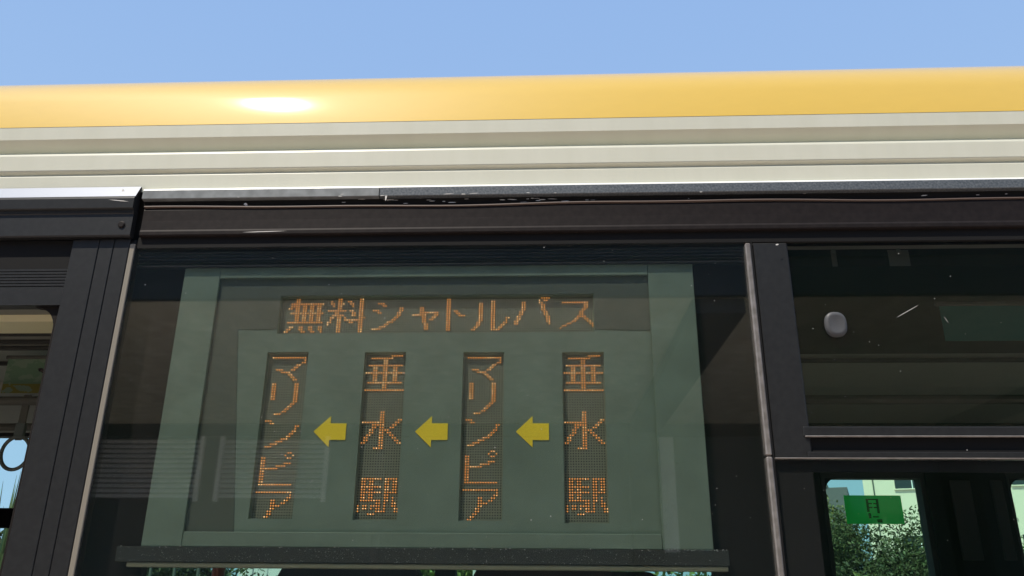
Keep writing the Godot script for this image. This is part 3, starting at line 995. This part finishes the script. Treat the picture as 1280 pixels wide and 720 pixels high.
	# hedges and fence
	for h in [["shaggy green hedge behind the thin fence, low at the left of the display", -6.3, -9.4, Vector3(2.1, 1.25, 0.5), 1.25, "leaf_dark"], ["sunlit pale green hedge beyond the bus, under the display's right end", 1.2, -6.2, Vector3(1.7, 0.98, 0.5), 0.98, "leaf_light"], ["pale leafy shrub beyond the bus between two seat backs", -0.7, -8.2, Vector3(1.45, 1.25, 0.6), 1.25, "leaf_light"]]:
		var hedge := thing("hedge", h[0], "hedge", Vector3(h[1], 0, h[2]))
		st = start()
		for k in 5:
			var x: float = (k - 2) * h[3].x * 0.4
			tube(st, [Vector3(x, 0, 0), Vector3(x + 0.05, h[3].y * 1.3, 0.03)], [0.03, 0.012], 6)
		obj("stems", st, M.bark, hedge)
		crown("foliage", Vector3(0, h[4], 0), h[3] * 1.05, 40000, 0.045, M[h[5]], hedge, 90, true)
	var fence := thing("wire_fence", "thin dark fence of upright bars in front of the left hedge", "fence", Vector3(-6.25, 0, -8.6))
	for k in 14:
		part_box("bar", Vector3(-2.0 + k * 0.3, 0, -0.015), Vector3(-1.97 + k * 0.3, 1.9, 0.015), M.fence, fence, 0.004)
	for y in [0.25, 1.82]:
		part_box("rail", Vector3(-2.05, y, 0.016), Vector3(2.0, y + 0.04, 0.036), M.fence, fence, 0.004)
	var pole := thing("white_pole", "slim pale pole standing in front of the shrub beyond the bus", "pole", Vector3(-0.73, 0, -6.6))
	st = start()
	tube(st, [Vector3.ZERO, Vector3(0, 2.2, 0)], [0.025, 0.02], 10)
	obj("shaft", st, M.white_truck, pole)
	st = start()
	tube(st, [Vector3.ZERO, Vector3(0, 0.06, 0)], [0.09, 0.06], 10)
	obj("foot", st, M.pole, pole)

	# parked box truck, its tail towards the bus
	var truck := thing("box_truck", "white box truck parked far off, tail doors seen between the orange poles", "truck", Vector3(-8.62, 0, -24.0))
	part_box("box_body", Vector3(-0.95, 0.75, -4.2), Vector3(0.95, 2.75, 0.0), M.white_truck, truck, 0.03)
	for s in [[-0.93, -0.02], [0.02, 0.93]]:
		var d := part_box("tail_door", Vector3(s[0], 0.8, 0.0), Vector3(s[1], 2.7, 0.03), M.white_truck, truck, 0.01)
		part_box("door_bar", Vector3(s[0] * 0.5 + s[1] * 0.5 - 0.015, 0.85, 0.03), Vector3(s[0] * 0.5 + s[1] * 0.5 + 0.015, 2.6, 0.05), M.steel, d, 0.004)
		st = start()
		tube(st, [Vector3(0.30, 1.72, 0.03), Vector3(0.30, 1.72, 0.06)], [0.06, 0.06], 10)
		obj("lock", st, M.pole, d)
	part_box("cab", Vector3(-0.9, 0.5, -5.9), Vector3(0.9, 2.2, -4.3), M.white_truck, truck, 0.08)
	part_box("chassis", Vector3(-0.5, 0.45, -5.5), Vector3(0.5, 0.75, -0.1), M.pole, truck, 0.02)
	for x in [-0.8, 0.8]:
		for z in [-0.9, -5.0]:
			st = start()
			tube(st, [Vector3(x - 0.12, 0.38, z), Vector3(x + 0.12, 0.38, z)], [0.38, 0.38], 18)
			obj("wheel", st, M.tyre, truck)

	# trees and buildings to the right
	tree("bushy dark green tree beyond the bus, under the green sticker", Vector3(5.5, 0, -12.5), 3.1, Vector3(2.0, 1.6, 1.1), 46000, M.leaf_dark)
	tree("olive green tree at the left edge of the far window, beside the dark tree", Vector3(4.7, 0, -13.6), 3.4, Vector3(1.2, 1.5, 0.9), 26000, M.leaf_olive)
	tree("light green tree behind the far window's right post", Vector3(7.6, 0, -13.5), 2.6, Vector3(1.3, 1.2, 1.0), 14000, M.leaf_light)
	building("cream_building", "cream office building with dark windows beyond the trees", Vector3(32.65, 0, -85), 34.0, 17.5, 12.0, M.facade, 11.05, 2.985, [[3.0, 3.2], [8.2, 3.2], [13.4, 3.2], [18.6, 3.2], [23.8, 3.2], [29.0, 3.2]], 1.35)
	building("grey_building", "dark grey apartment block with a stepped roof, left of the cream building", Vector3(30.6, 0, -124), 13.5, 15.2, 12.0, M.facade_grey, 11.2, 2.9, [[1.0, 1.8], [3.8, 1.8], [6.6, 1.8], [9.4, 1.8]], 1.4)


func building(called: String, label: String, at: Vector3, wide: float, high: float, deep: float, m: Material, top_row: float, storey: float, cols: Array, wh: float) -> void:
	var b := thing(called, label, "building", at)
	b.rotation_degrees.y = -20.6
	part_box("wall", Vector3(0, 0, -deep), Vector3(wide, high, 0), m, b, 0.05)
	part_box("parapet", Vector3(-0.15, high, -deep - 0.1), Vector3(wide * 0.8, high + 0.7, 0.15), m, b, 0.05)
	var y := top_row
	var odd := 0
	while y > 0.5:
		for c in cols:
			var x: float = c[0] + (1.8 if odd % 2 else 0.0)
			if x + c[1] > wide:
				continue
			var w := part_box("window", Vector3(x, y, 0.0), Vector3(x + c[1], y + wh, 0.06), M.dark_pane, b, 0.0)
			part_box("sill", Vector3(x - 0.1, y - 0.12, 0.0), Vector3(x + c[1] + 0.1, y - 0.005, 0.18), m, w, 0.01)
			part_box("mullion", Vector3(x + c[1] * 0.5 - 0.05, y, 0.061), Vector3(x + c[1] * 0.5 + 0.05, y + wh, 0.1), M.louvre, w, 0.0)
		y -= storey
		odd += 1
	part_box("downpipe", Vector3(0.9, 0, 0.0), Vector3(1.02, high, 0.12), M.fence, b, 0.02)
